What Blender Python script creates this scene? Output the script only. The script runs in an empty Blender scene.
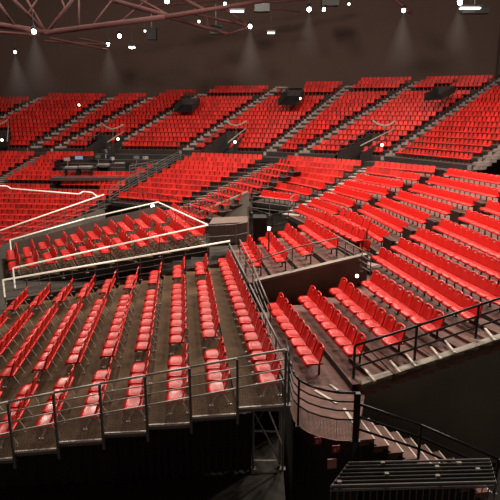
import bpy, bmesh, math, random
from mathutils import Vector, Matrix
random.seed(7)
COL = bpy.context.scene.collection

# ------------------------------------------------------------------ camera model
EYE = Vector((0, 0, 11.0)); F = 560.0; PITCH = math.atan(140/560.0)
FW = Vector((0, math.cos(PITCH), -math.sin(PITCH))); UP = Vector((0, math.sin(PITCH), math.cos(PITCH)))
def ray(px, py): return FW + Vector((1, 0, 0))*((px-250)/F) + UP*((250-py)/F)
def at(px, py, h):                      # point h metres below eye level
    d = ray(px, py); return EYE + d*(h/-d.z)
def deep(px, py, z): return EYE + ray(px, py)*z
def proj(p):
    v = p-EYE; z = v.dot(FW)
    return (250+F*v.x/z, 250-F*v.dot(UP)/z, z)
def lerp(a, b, t): return a+(b-a)*t
Z = Vector((0, 0, 1))

# ------------------------------------------------------------------ materials
def mat(name, c, rough=.6, metal=0., noise=0., scale=6., emit=None, es=0., spec=.5, c2=None, bump=0.):
    m = bpy.data.materials.new(name); m.use_nodes = True
    nt = m.node_tree; b = nt.nodes['Principled BSDF']
    b.inputs['Base Color'].default_value = (*c, 1); b.inputs['Roughness'].default_value = rough
    b.inputs['Metallic'].default_value = metal; b.inputs['Specular IOR Level'].default_value = spec
    if noise or c2:
        tc = nt.nodes.new('ShaderNodeTexCoord'); n = nt.nodes.new('ShaderNodeTexNoise')
        n.inputs['Scale'].default_value = scale; n.inputs['Detail'].default_value = 4
        nt.links.new(tc.outputs['Object'], n.inputs['Vector'])
        r = nt.nodes.new('ShaderNodeValToRGB'); r.color_ramp.elements[0].position = .3; r.color_ramp.elements[1].position = .7
        a = tuple(x*(1-noise) for x in c); bb = c2 or tuple(min(1, x*(1+noise)) for x in c)
        r.color_ramp.elements[0].color = (*a, 1); r.color_ramp.elements[1].color = (*bb, 1)
        nt.links.new(n.outputs['Fac'], r.inputs['Fac']); nt.links.new(r.outputs['Color'], b.inputs['Base Color'])
        if bump:
            bp = nt.nodes.new('ShaderNodeBump'); bp.inputs['Strength'].default_value = bump
            nt.links.new(n.outputs['Fac'], bp.inputs['Height']); nt.links.new(bp.outputs['Normal'], b.inputs['Normal'])
    if emit:
        b.inputs['Emission Color'].default_value = (*emit, 1); b.inputs['Emission Strength'].default_value = es
    return m
def seat_mat(name, c, rough):
    m = mat(name, c, rough, spec=.5); nt = m.node_tree; b = nt.nodes['Principled BSDF']
    g = nt.nodes.new('ShaderNodeNewGeometry'); mp = nt.nodes.new('ShaderNodeMapRange')
    mp.inputs['To Min'].default_value = .7; mp.inputs['To Max'].default_value = 1.2
    nt.links.new(g.outputs['Random Per Island'], mp.inputs['Value'])
    mx = nt.nodes.new('ShaderNodeVectorMath'); mx.operation = 'SCALE'; mx.inputs[0].default_value = c
    nt.links.new(mp.outputs['Result'], mx.inputs['Scale']); nt.links.new(mx.outputs['Vector'], b.inputs['Base Color'])
    return m
M = {}
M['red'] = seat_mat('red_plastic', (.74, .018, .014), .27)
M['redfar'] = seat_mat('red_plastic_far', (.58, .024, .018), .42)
M['chrome'] = mat('galvanised_steel', (.62, .59, .55), .5, .05, .2, 20)
M['steel'] = mat('dark_steel', (.15, .145, .14), .5, .2, .2, 12)
M['black'] = mat('black_paint', (.012, .012, .013), .4, .2, .2, 10)
M['white'] = mat('white_rail_lit', (.86, .80, .70), .4, 0, .04, 8, emit=(1, .84, .66), es=.6)  # weak emission put into the rails for the light falling on them
M['ply'] = mat('brown_plywood', (.088, .052, .026), .8, 0, .36, 2.2, bump=.05, spec=.15)
M['riser'] = mat('platform_riser', (.035, .03, .026), .8, 0, .2, 4)
M['carpet'] = mat('red_brown_floor', (.15, .068, .054), .8, 0, .32, 5, bump=.1)
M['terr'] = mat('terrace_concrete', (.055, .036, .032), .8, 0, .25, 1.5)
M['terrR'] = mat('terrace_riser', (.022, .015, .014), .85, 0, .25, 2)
M['step'] = mat('step_concrete', (.30, .235, .21), .7, 0, .2, 3)
M['stepdk'] = mat('step_riser_dark', (.045, .036, .034), .8, 0, .2, 3)
M['stepmid'] = mat('step_riser_grey', (.26, .20, .185), .7, 0, .3, 3)
M['nosing'] = mat('white_nosing', (.56, .49, .43), .6, 0, .1, 10)
M['wallB'] = mat('brown_wall', (.078, .052, .044), .9, 0, .03, .12, spec=.1)
M['wallG'] = mat('grey_concrete_wall', (.17, .145, .122), .85, 0, .2, .8)
M['wallK'] = mat('charcoal_wall', (.020, .020, .018), .8, 0, .25, .6)
M['wallR'] = mat('charcoal_side_wall', (.15, .15, .13), .8, 0, .2, .6)
M['brown'] = mat('brown_panel', (.13, .085, .07), .7, noise=.2)
M['curtain'] = mat('black_cloth', (.008, .007, .007), .9, 0, .3, 5)
M['floor'] = mat('dark_floor', (.040, .034, .027), .7, 0, .3, .9, spec=.2)
M['curb'] = mat('concrete_kerb', (.26, .23, .19), .75, 0, .15, 4)
M['beam'] = mat('red_truss_steel', (.060, .014, .013), .8, .0, .2, 2)
M['ceil'] = mat('dark_ceiling', (.035, .022, .02), .9, 0, .25, .2)
M['lamp'] = mat('lamp_glow', (1, 1, 1), .3, emit=(1, .93, .85), es=22)
M['lampw'] = mat('lamp_warm', (1, 1, 1), .3, emit=(1, .86, .6), es=7)
M['lampdim'] = mat('lamp_dim', (1, 1, 1), .3, emit=(1, .93, .85), es=5)
M['signred'] = mat('sign_red', (.30, .015, .04), .5, noise=.05)
M['signpink'] = mat('sign_pink', (.55, .28, .26), .5, noise=.05)
M['equip'] = mat('equipment_grey', (.12, .12, .125), .5, .2, .3, 4)
M['equipL'] = mat('equipment_light', (.36, .34, .33), .5, .1, .3, 4)
M['screen'] = mat('screen_face', (.05, .06, .09), .2, emit=(.4, .5, .8), es=.5)
def mesh_mat():                           # woven wire: procedural transparent grid on real panels
    m = bpy.data.materials.new('wire_mesh'); m.use_nodes = True; nt = m.node_tree
    b = nt.nodes['Principled BSDF']; b.inputs['Base Color'].default_value = (.68, .60, .54, 1); b.inputs['Metallic'].default_value = .4
    b.inputs['Roughness'].default_value = .5
    tc = nt.nodes.new('ShaderNodeTexCoord'); s = nt.nodes.new('ShaderNodeSeparateXYZ'); nt.links.new(tc.outputs['UV'], s.inputs[0])
    outs = []
    for ax in ('X', 'Y'):
        a = nt.nodes.new('ShaderNodeMath'); a.operation = 'MULTIPLY'; a.inputs[1].default_value = 28.; nt.links.new(s.outputs[ax], a.inputs[0])
        f = nt.nodes.new('ShaderNodeMath'); f.operation = 'FRACT'; nt.links.new(a.outputs[0], f.inputs[0])
        g = nt.nodes.new('ShaderNodeMath'); g.operation = 'LESS_THAN'; g.inputs[1].default_value = .24; nt.links.new(f.outputs[0], g.inputs[0]); outs.append(g)
    mx = nt.nodes.new('ShaderNodeMath'); mx.operation = 'MAXIMUM'
    nt.links.new(outs[0].outputs[0], mx.inputs[0]); nt.links.new(outs[1].outputs[0], mx.inputs[1])
    nt.links.new(mx.outputs[0], b.inputs['Alpha'])
    return m
M['mesh'] = mesh_mat()

# ------------------------------------------------------------------ mesh builder
class MB:
    def __init__(s): s.v = []; s.f = []; s.uv = None
    def quad(s, a, b, c, d):
        n = len(s.v); s.v += [Vector(a), Vector(b), Vector(c), Vector(d)]; s.f.append((n, n+1, n+2, n+3))
    def poly(s, pts):
        n = len(s.v); s.v += [Vector(p) for p in pts]; s.f.append(tuple(range(n, n+len(pts))))
    def hexa(s, p):                     # 8 points: 4 bottom, 4 top
        n = len(s.v); s.v += [Vector(q) for q in p]
        for q in ((3, 2, 1, 0), (4, 5, 6, 7), (0, 1, 5, 4), (1, 2, 6, 5), (2, 3, 7, 6), (3, 0, 4, 7)): s.f.append(tuple(n+i for i in q))
    def slab(s, a, b, c, d, t):         # top quad a b c d, thickness t
        dn = Vector((0, 0, -t)); s.hexa([a+dn, b+dn, c+dn, d+dn, a, b, c, d])
    def prism(s, pts, t):
        n = len(s.v); k = len(pts); dn = Vector((0, 0, -t))
        s.v += [Vector(p) for p in pts]+[Vector(p)+dn for p in pts]
        s.f.append(tuple(range(n, n+k))); s.f.append(tuple(range(n+2*k-1, n+k-1, -1)))
        for i in range(k):
            j = (i+1) % k; s.f.append((n+i, n+k+i, n+k+j, n+j))
    def box(s, c, size, rz=0, tilt=None):
        R = Matrix.Rotation(rz, 3, 'Z')
        if tilt is not None: R = R @ Matrix.Rotation(tilt, 3, 'X')
        x, y, z = size[0]/2, size[1]/2, size[2]/2; c = Vector(c)
        s.hexa([c+R@Vector(q) for q in ((-x, -y, -z), (x, -y, -z), (x, y, -z), (-x, y, -z), (-x, -y, z), (x, -y, z), (x, y, z), (-x, y, z))])
    def bar(s, p, q, r, n=8):
        p, q = Vector(p), Vector(q); d = (q-p)
        if d.length < 1e-5: return
        d.normalize(); u = d.orthogonal().normalized(); w = d.cross(u); k = len(s.v)
        for e in (p, q):
            for i in range(n):
                a = 2*math.pi*i/n; s.v.append(e+u*math.cos(a)*r+w*math.sin(a)*r)
        for i in range(n): s.f.append((k+i, k+(i+1) % n, k+n+(i+1) % n, k+n+i))
        s.f.append(tuple(range(k+n-1, k-1, -1))); s.f.append(tuple(range(k+n, k+2*n)))
    def path(s, pts, r, n=8):
        for a, b in zip(pts, pts[1:]): s.bar(a, b, r, n)
    def lathe(s, c, prof, n=16):
        c = Vector(c); k = len(s.v)
        for r, z in prof:
            for i in range(n):
                a = 2*math.pi*i/n; s.v.append(c+Vector((r*math.cos(a), r*math.sin(a), z)))
        for j in range(len(prof)-1):
            for i in range(n): s.f.append((k+j*n+i, k+j*n+(i+1) % n, k+(j+1)*n+(i+1) % n, k+(j+1)*n+i))
        s.f.append(tuple(range(k+n-1, k-1, -1))); s.f.append(tuple(range(k+(len(prof)-1)*n, k+len(prof)*n)))
    def build(s, name, m, parent=None, smooth=False, uv=False):
        me = bpy.data.meshes.new(name)
        off = parent_world(parent) if parent else Vector((0, 0, 0))
        me.from_pydata([v-off for v in s.v], [], s.f); me.materials.append(m)
        if uv:
            l = me.uv_layers.new()
            for p in me.polygons:
                o = me.vertices[p.vertices[0]].co; d = (me.vertices[p.vertices[1]].co-o); d.normalize()
                for li, vi in zip(p.loop_indices, p.vertices):
                    w = me.vertices[vi].co-o; a = w.dot(d); l.data[li].uv = (a, (w-d*a).length)
        if smooth:
            for p in me.polygons: p.use_smooth = True
        me.update(); o = bpy.data.objects.new(name, me); COL.objects.link(o)
        if parent: o.parent = parent
        return o
def parent_world(o):
    v = Vector((0, 0, 0))
    while o: v += o.location; o = o.parent
    return v
def tag(o, label=None, cat=None, group=None, kind=None):
    if label: o['label'] = label
    if cat: o['category'] = cat
    if group: o['group'] = group
    if kind: o['kind'] = kind
    return o
def thing(name, loc, label, cat, group=None, rz=0, sc=1):
    o = bpy.data.objects.new(name, None); COL.objects.link(o); o.empty_display_size = .1
    o.location = loc; o.rotation_euler = (0, 0, rz); o.scale = (sc, sc, sc); tag(o, label, cat, group); return o
def struct(name, mb, m, **k): return tag(mb.build(name, m, **k), kind='structure')
ORD = ['first', 'second', 'third', 'fourth', 'fifth', 'sixth', 'seventh', 'eighth', 'ninth', 'tenth', 'eleventh', 'twelfth', 'thirteenth',
       'fourteenth', 'fifteenth', 'sixteenth', 'seventeenth', 'eighteenth', 'nineteenth', 'twentieth', 'twenty-first', 'twenty-second', 'twenty-third',
       'twenty-fourth', 'twenty-fifth', 'twenty-sixth', 'twenty-seventh', 'twenty-eighth', 'twenty-ninth', 'thirtieth']

# ------------------------------------------------------------------ seat prototypes (face -Y, width along X, base at z=0)
def shell(name, m, nx, ny, fn, skip=(), th=.028):
    bm = bmesh.new(); g = [[bm.verts.new(fn(i/nx, j/ny)) for j in range(ny+1)] for i in range(nx+1)]
    for i in range(nx):
        for j in range(ny):
            if (i, j) in skip: continue
            bm.faces.new((g[i][j], g[i+1][j], g[i+1][j+1], g[i][j+1]))
    bmesh.ops.recalc_face_normals(bm, faces=bm.faces)
    bmesh.ops.solidify(bm, geom=bm.faces[:]+bm.edges[:]+bm.verts[:], thickness=th)
    bmesh.ops.recalc_face_normals(bm, faces=bm.faces)
    me = bpy.data.meshes.new(name); bm.to_mesh(me); bm.free(); me.materials.append(m)
    for p in me.polygons: p.use_smooth = True
    return me
def back_fn(u, v):
    x = (u-.5)*2; w = .258*(1-.12*v**3)
    z = .43+.385*v; z -= .05*abs(x)**4*v
    y = .17+.11*v-.035*x*x
    return (x*w, y, z)
def pan_fn(u, v):
    x = (u-.5)*2; w = .262*(1-.07*(1-v)**2)
    y = -.23+.43*v; z = .445-.022*(1-x*x)*math.sin(v*3.0)
    if v < .2: z -= .09*((.2-v)/.2)**1.6; y += .012*((.2-v)/.2)
    y += .03*abs(x)**4*(1-v)
    return (x*w, y, z)
me_back = shell('backrest', M['red'], 8, 8, back_fn, skip={(3, 6), (4, 6)})
me_pan = shell('seat', M['red'], 8, 8, pan_fn, th=.04)
def one(mb, name, m):
    me = bpy.data.meshes.new(name); me.from_pydata(mb.v, [], mb.f); me.materials.append(m); return me
b = MB(); b.bar((-.29, .07, .37), (.29, .07, .37), .022); me_beam = one(b, 'beam', M['steel'])
def legm(sy):
    b = MB(); b.bar((0, .07+.02*sy, .36), (0, .07+.2*sy, .015), .014); b.box((0, .07+.2*sy, .01), (.05, .09, .02)); return one(b, 'leg', M['chrome'])
me_l1, me_l2 = legm(-1), legm(1)
b = MB(); b.box((0, .12, .33), (.05, .2, .06)); b.box((0, .2, .17), (.045, .04, .34)); b.box((0, .17, .01), (.12, .12, .02)); me_brk = one(b, 'bracket', M['black'])
def proto(kind):
    r = bpy.data.objects.new('x', None)
    return [me_pan, me_back, me_beam, me_l1, me_l2] if kind == 'platform' else [me_pan, me_back, me_brk]
def put_seat(kind, name, p, rz, sc, label, group):
    r = thing(name, p, label, 'seat', group, rz, sc)
    for me in proto(kind):
        c = bpy.data.objects.new(me.name.split('.')[0], me); COL.objects.link(c); c.parent = r
    return r
def far_seat(mb, p, rz, sc):
    c, s = math.cos(rz), math.sin(rz); n = len(mb.v)
    def T(x, y, z): return Vector((p.x+(x*c-y*s)*sc, p.y+(x*s+y*c)*sc, p.z+z*sc))
    w = .24
    mb.hexa([T(-w, .14, .40), T(w, .14, .40), T(w, .19, .40), T(-w, .19, .40), T(-w*.86, .25, .84), T(w*.86, .25, .84), T(w*.86, .29, .84), T(-w*.86, .29, .84)])
    mb.hexa([T(-w, -.2, .37), T(w, -.2, .37), T(w, .16, .38), T(-w, .16, .38), T(-w, -.21, .43), T(w, -.21, .43), T(w, .16, .45), T(-w, .16, .45)])
    if sc > .2: mb.hexa([T(-.04, .1, 0), T(.04, .1, 0), T(.04, .16, 0), T(-.04, .16, 0), T(-.04, .1, .38), T(.04, .1, .38), T(.04, .16, .38), T(-.04, .16, .38)])
def facing(a, b, side):                 # rotation so that local X runs a->b and local -Y points to 'side'
    d = (b-a); d.z = 0; d.normalize(); rz = math.atan2(d.y, d.x)
    f = Vector((math.sin(rz), -math.cos(rz), 0))
    return rz if f.dot(side) > 0 else rz+math.pi

bowl = []        # every bowl seat: (p, rz, scale, label)
def row_seats(A, B, pitch, sc, side, lab, m0=.0, m1=.0, skip=None, face=None):
    L = (B-A).length; n = max(1, int((L-m0-m1)/pitch+.25)); d = (B-A).normalized()
    if (L-m0-m1) < pitch*.8: return
    rz = facing(A, B, side)
    if face is not None: rz += face
    st = m0+((L-m0-m1)-n*pitch)/2
    for i in range(n):
        p = A+d*(st+pitch*(i+.5))
        x, y, z = proj(p)
        if x < -25 or x > 525 or z < 3: continue
        if skip and skip(x, y): continue
        bowl.append((p, rz, sc, lab(i) if lab else None, z))
def inpoly(poly):
    def f(x, y):
        c = False; j = len(poly)-1
        for i in range(len(poly)):
            (x1, y1), (x2, y2) = poly[i], poly[j]
            if (y1 > y) != (y2 > y) and x < (x2-x1)*(y-y1)/(y2-y1)+x1: c = not c
            j = i
        return c
    return f
def guard(name, label, base, H, rails=2, every=1.8, m='steel', mtop=None, r=.022, rt=.028, mesh=None, cat='railing', group=None, pr=None, posts=None):
    t = thing(name, base[0], label, cat, group)
    mb = MB(); mb.path([p+Z*H for p in base], rt); mb.build('handrail', M[mtop or m], t, smooth=True)
    for k in range(rails):
        f = (k+1)/(rails+1) if not mesh else lerp(mesh/H, 1, (k+0.)/(rails))
        mb = MB(); mb.path([p+Z*H*f for p in base], r*.75, 6); mb.build('rail', M[m], t)
    pl = []
    if posts is None:
        for a, b in zip(base, base[1:]):
            n = max(1, round((b-a).length/every)); pl += [a+(b-a)*(i/n) for i in range(n)]
        pl.append(base[-1])
    else: pl = posts
    for p in pl:
        mb = MB(); mb.bar(p-Z*.02, p+Z*H, pr or r, 6); po = mb.build('post', M[m], t); mb = MB(); mb.box(p+Z*.01, (.13, .13, .025)); mb.build('foot_plate', M[m], po)
    if mesh:
        for a, b in zip(base, base[1:]):
            mb = MB(); mb.quad(a+Z*.03, b+Z*.03, b+Z*mesh, a+Z*mesh); mb.build('mesh_panel', M['mesh'], t, uv=True)
    return t

# ================================================================== generic tier between spines
class Spine:
    def __init__(s, b, hb, t, rise, dz, sign):     # b bottom/top screen points; sign -1: climbs, +1: descends
        s.B = at(b[0], b[1], hb); zb = (s.B-EYE).dot(FW)
        d = ray(*t); q = -d.z
        # depth = zb + dzs*k ; drop = hb + r*k
        dzs = dz*(1 if sign < 0 else -1); r = rise*sign
        s.k = (zb*q-hb)/(r-dzs*q)
        s.S = ((EYE+d*(zb+dzs*s.k))-s.B)/s.k
    def __call__(s, k): return s.B+s.S*k
def tier(name, spines, rows, rise, down, pitch=.5, sc=1., face=0, skip=None, gapk=(), aisle=.55, lab=None, side=Vector((0, -1, 0)), blocks=None, stepmat='step', topk=None, mt='terr', hole=None):
    """rows[i] = number of rows of block i. Treads and risers as one terrace per block, light stairs on each spine"""
    for i in range(len(spines)-1):
        if blocks and i not in blocks: continue
        A, B = spines[i], spines[i+1]; tread = MB(); ris = MB(); n = rows[i]
        for k in range(n):
            e0, e1 = (k-.5, k+.5)
            a0, b0, a1, b1 = A(e0), B(e0), A(e1), B(e1); z = A(k).z
            def fl(p, zz): return Vector((p.x, p.y, zz))
            cells = 1 if not hole else 14
            for c in range(cells):
                u, v = c/cells, (c+1)/cells
                mid = fl((a0+b0+a1+b1)/4, z) if cells == 1 else fl(lerp(lerp(a0, b0, (u+v)/2), lerp(a1, b1, (u+v)/2), .5), z)
                if hole:
                    x, y, _ = proj(mid)
                    if hole(x, y): continue
                q0, q1, q2, q3 = lerp(a0, b0, u), lerp(a0, b0, v), lerp(a1, b1, v), lerp(a1, b1, u)
                tread.quad(fl(q0, z), fl(q1, z), fl(q2, z), fl(q3, z))
                zn = z+rise if not down else z-rise
                if down: ris.quad(fl(q3, z), fl(q2, z), fl(q2, zn), fl(q3, zn))
                else: ris.quad(fl(q0, z-rise), fl(q1, z-rise), fl(q1, z), fl(q0, z))
            if (gapk == 'auto' and i >= 4 and k == int(n*.80)) or (gapk != 'auto' and k in gapk): continue
            a, b = A(k), B(k); L = (b-a).length
            row_seats(a, b, pitch, sc, side, (lambda i_, k=k, i=i: lab(i, k, i_)) if lab else None, aisle, aisle, (lambda x, y: (skip and skip(x, y)) or (hole and hole(x, y))), face)
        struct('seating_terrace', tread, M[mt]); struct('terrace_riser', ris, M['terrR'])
def stairs(sp, n, rise, down, w, side_dir, mr='stepdk'):
    """half-height steps climbing along a spine"""
    mb = MB(); dk = MB()
    for j in range(2*n):
        k = j/2.-.25; p = sp(k); q = sp(k+.36)
        z = sp(k).z+.10
        d = side_dir.normalized()*w/2
        P = [p-d, p+d, q+d, q-d]
        for v in P: v.z = z
        mb.slab(*P, .03)
        dn = Vector((0, 0, -.35)); dk.hexa([P[0]+dn, P[1]+dn, P[2]+dn, P[3]+dn]+[v-Z*.031 for v in P])
    struct('aisle_stair', mb, M['step']); struct('aisle_stair_base', dk, M[mr])

# ------------------------------------------------------------------ UPPER TIER
UR, UD = .45, .75
ub = [((-120, 147.5), (-15, 103)), ((-52, 148), (42, 99)), ((36, 148), (112, 99)), ((60, 148.3), (158, 96)), ((114, 149), (207, 92.5)), ((188, 150), (280, 88)),
      ((272, 151.5), (352, 85)), ((304, 153), (420, 82)), ((390, 156), (505, 78)), ((478, 165), (620, 70))]
US = [Spine(b_, 4.1, t_, UR, UD, -1) for b_, t_ in ub]
UN = []
for i in range(len(US)-1): UN.append(int((US[i].k+US[i+1].k)/2)+1)
holesU = [inpoly([(-10, 150), (-10, 136), (9, 131), (8, 150)]), inpoly([(82, 151), (100, 137), (120, 136), (104, 151)]), inpoly([(203, 152), (226, 134), (246, 134), (228, 152)]),
          inpoly([(337, 156), (372, 134), (392, 134), (360, 156)]), inpoly([(174, 107), (182, 99), (200, 98), (192, 107)]),
          inpoly([(277, 99), (286, 87), (306, 87), (300, 99)]), inpoly([(424, 95), (438, 88), (456, 86), (442, 94)])]
def hu(x, y): return any(h(x, y) for h in holesU)
XR = Vector((1, .35, 0))
tier('upper', US, UN, UR, False, pitch=.46, sc=.93, face=-.35, gapk='auto', hole=hu, aisle=.78)
for i, sp in enumerate(US):
    if 0 < i: stairs(sp, int(sp.k)+1, UR, False, 1.5, XR, 'stepmid')
# walkway and its fascia below the upper tier
wk = MB(); fs = MB()
for a, b in zip(US, US[1:]):
    p, q, r, s = a(-.5), b(-.5), b(-1.6), a(-1.6)
    for v in (p, q, r, s): v.z = EYE.z-4.1-UR
    wk.quad(p, q, r, s)
    r2, s2 = r.copy(), s.copy(); r2.z -= .5; s2.z -= .5
    fs.quad(s, r, r2, s2)
struct('walkway_floor', wk, M['terr']); struct('walkway_fascia', fs, M['wallK'])

def vomitory(poly, zc, lamp=None, label='', rail=True):
    dp = 1.6 if rail else .55
    """dark sunken entrance cut in the tier with a curved guard rail at its head"""
    pts = [deep(x, y, zc_) for (x, y), zc_ in zip(poly, zc)]
    t = thing('vomitory', pts[0]-Z*2, label, 'entrance', 'dark entrances cut in the upper tier')
    mb = MB(); lo = [p-Z*dp for p in pts]
    mb.quad(lo[0], lo[1], lo[2], lo[3]); mb.build('entrance_floor', M['black'], t)
    mb = MB()
    for i in range(4):
        j = (i+1) % 4
        if i == 3: continue
        mb.quad(lo[i], lo[j], pts[j]+Z*.15, pts[i]+Z*.15)
    mb.build('side_wall', M['terrR'], t)
    if rail:
        mb = MB(); a, b = pts[1]+Z*.9, pts[2]+Z*.9; c = (a+b)/2
        arc = [lerp(a, b, s/8)+Z*(.45*(2*s/8-1)**2)-Vector((0, .5, 0))*(1-(2*s/8-1)**2) for s in range(9)]
        mb.path(arc, .085, 6)
        mb.build('curved_rail', M['curb'], t)
        for s in (0, 4, 8): mb = MB(); mb.bar(arc[s], arc[s]-Z*1.0, .03, 6); mb.build('rail_post', M['steel'], t)
        mb = MB(); mb.bar(pts[3]+Z*.9, pts[2]+Z*.6, .06, 6); mb.build('side_rail', M['curb'], t); mb = MB(); mb.bar(pts[0]+Z*.9, pts[1]+Z*.6, .05, 6); mb.build('side_rail', M['stepdk'], t)
def fixture(px, py, z, label, r=.18, m='lampw', group=None, hang=None, name='lamp', power=0, cone=None):
    p = deep(px, py, z); t = thing(name, p, label, 'lamp', group)
    mb = MB(); mb.lathe(p, [(r*.3, -r), (r*.8, -r*.7), (r, 0), (r*.8, r*.7), (r*.3, r)], 12); mb.build('bulb', M[m], t, smooth=True)
    mb = MB()
    if hang: mb.lathe(p+Z*r*1.0, [(r*1.15, -.02), (r*1.25, r*.6), (r*.5, r*1.6)], 12); mb.bar(p+Z*r*2, p+Z*(r*2+hang), .03, 6)
    else: mb.box(p+Vector((0, r*1.2, 0)), (r*1.6, r*.8, r*1.6)); mb.bar(p+Vector((0, r*1.2, 0)), p+Vector((0, r*1.2, -1.0)), .03, 6)
    mb.build('housing', M['black'], t)
    return p
vomitory([(-12, 150), (-10, 134), (9, 132), (8, 150)], (59, 63, 63, 59), label='dark entrance with pale rail at the left edge of the upper tier')
vomitory([(84, 151), (104, 137), (124, 137), (108, 151)], (58, 62, 62, 58), label='dark entrance with pale curved rail behind the equipment area')
vomitory([(203, 152), (226, 134), (246, 134), (228, 152)], (55, 60, 60, 55), label='dark entrance with pale curved rail in the middle of the upper tier')
vomitory([(337, 156), (372, 135), (394, 135), (360, 156)], (50, 55, 55, 50), label='dark entrance with pale curved rail on the right of the upper tier')
vomitory([(174, 107), (182, 100), (200, 99), (192, 107)], (64, 67, 67, 64), rail=False, label='small dark opening near the top row, left of centre')
vomitory([(278, 100), (287, 91), (304, 91), (298, 100)], (62, 65, 65, 62), rail=False, label='dark opening near the top row, right of centre')
vomitory([(424, 95), (438, 89), (456, 87), (442, 94)], (56, 59, 59, 56), rail=False, label='long dark opening near the top row at far right')
G1 = 'small warm lamps at the stand entrances'
for px, py, z, l in ((2, 140, 61, 'small warm lamp at the leftmost entrance of the upper tier'), (79, 105, 68, 'small warm lamp high in the top rows at left'),
                     (118, 139, 59, 'small warm lamp under the curved rail behind the equipment area'), (235, 142, 56, 'small warm lamp at the middle entrance of the upper tier'),
                     (300, 98.5, 63, 'small warm lamp by the opening in the top rows right of centre'), (382, 145, 52, 'small warm lamp at the right entrance of the upper tier')):
    fixture(px, py, z, l, .13, 'lampw', G1)

# ------------------------------------------------------------------ LOWER LEFT TIER (far)
LR, LD = .30, .82
def SD(t_, b_, h=4.9): return Spine(t_, h, b_, LR, LD, 1)
S0, S1, S2 = SD((-60, 158), (-185, 232)), SD((40, 159), (-80, 231)), SD((174, 160), (90, 219))
tech = inpoly([(50, 174), (60, 164), (84, 162), (97, 158), (97, 146), (210, 146), (134, 177), (60, 178)])
railstrip = inpoly([(-30, 181), (8, 184), (98, 192), (98, 197), (8, 190), (-30, 188)])
tier('ll', [S0, S1], [14], LR, True, pitch=.46, sc=.93, face=-.25)
tier('ll', [S1, S2], [19], LR, True, pitch=.46, sc=.93, face=-.25, skip=lambda x, y: tech(x, y) or railstrip(x, y))
stairs(S1, 12, LR, True, 1.1, XR)
# block left of centre
S3, S4 = SD((186, 161), (128, 194)), SD((266, 164), (190, 204))
tier('lc', [S3, S4], [10], LR, True, pitch=.5, sc=1, face=-.15, aisle=.3)
S5, S6 = SD((275, 168), (183, 214)), SD((297, 172), (207, 223))
tier('ls', [S5, S6], [11], LR, True, pitch=.55, sc=1, face=-.3, aisle=.0)
stairs(SD((271.5, 166), (187, 208)), 9, LR, True, .9, XR)

# ------------------------------------------------------------------ RIGHT BOWL rows r1..r12
def hr(k): return 7.42-.27*(k-1)      # seat level of row k
A1 = {12: (366, 165), 11: (358, 170.5), 10: (348, 177), 9: (338, 183), 8: (328, 188.5), 7: (316, 194.5), 6: (305, 200.5), 5: (293, 207)}
A2 = {12: (440, 172), 11: (424, 179.5), 10: (407, 187), 9: (391, 194), 8: (374, 200.5), 7: (357, 207), 6: (341, 214), 5: (325, 221)}
A3 = {12: (530, 187), 11: (505, 197), 10: (480, 206), 9: (457, 215), 8: (432, 224), 7: (409, 233), 6: (389, 243), 5: (371, 253)}
L4 = {12: (285, 159), 11: (287, 164), 10: (290, 169.5), 9: (291, 174.5), 8: (284, 180), 7: (272, 186), 6: (258, 194)}
R3 = {12: (600, 200), 11: (575, 220), 10: (560, 234), 9: (545, 249), 8: (535, 270), 7: (530, 288), 6: (515, 308), 5: (476, 318)}
NEAR = {1: ((272, 304), (315, 366)), 2: ((303, 297), (357, 356)), 3: ((334, 289), (397, 346)), 4: ((366, 282), (436, 332))}
SC = 1.12
def W(pt, k): return at(pt[0], pt[1], hr(k))-Z*.45*SC
def rlab(txt): return lambda i: 'red seat, %s from the left, %s' % (ORD[min(i, 29)], txt)
SIDE = Vector((-1, -1, 0))
segs = {}
for k in range(5, 13):
    a1, a2, a3 = W(A1[k], k), W(A2[k], k), W(A3[k], k); e = W(R3[k], k)
    if k in L4:
        l4 = W(L4[k], k); segs[(k, 0)] = (l4, a1); row_seats(l4, a1, .5, 1., SIDE, rlab('%s row up, behind the central entrance' % ORD[k-6]), .1, .62)
    segs[(k, 1)] = (a1, a2); segs[(k, 2)] = (a2, a3); segs[(k, 3)] = (a3, e)
    up = ORD[k-5]
    row_seats(a1, a2, .52, 1.04, SIDE, rlab('%s row up, between first and second bowl aisles' % up), .62, .45)
    row_seats(a2, a3, .53, 1.06, SIDE, rlab('%s row up, between second and third bowl aisles' % up), .45, .5)
    row_seats(a3, e, .56, SC, SIDE, rlab('%s row up, right of the third bowl aisle' % ORD[k-1]), .4, .0)
for k, (p, q) in NEAR.items():
    a, b_ = W(p, k), W(q, k); segs[(k, 3)] = (a, b_)
    row_seats(a, b_, (b_-a).length/8.02, SC*1.13, SIDE, rlab('%s row from the curved balcony, near block' % ORD[k-1]), 0, 0)
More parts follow.
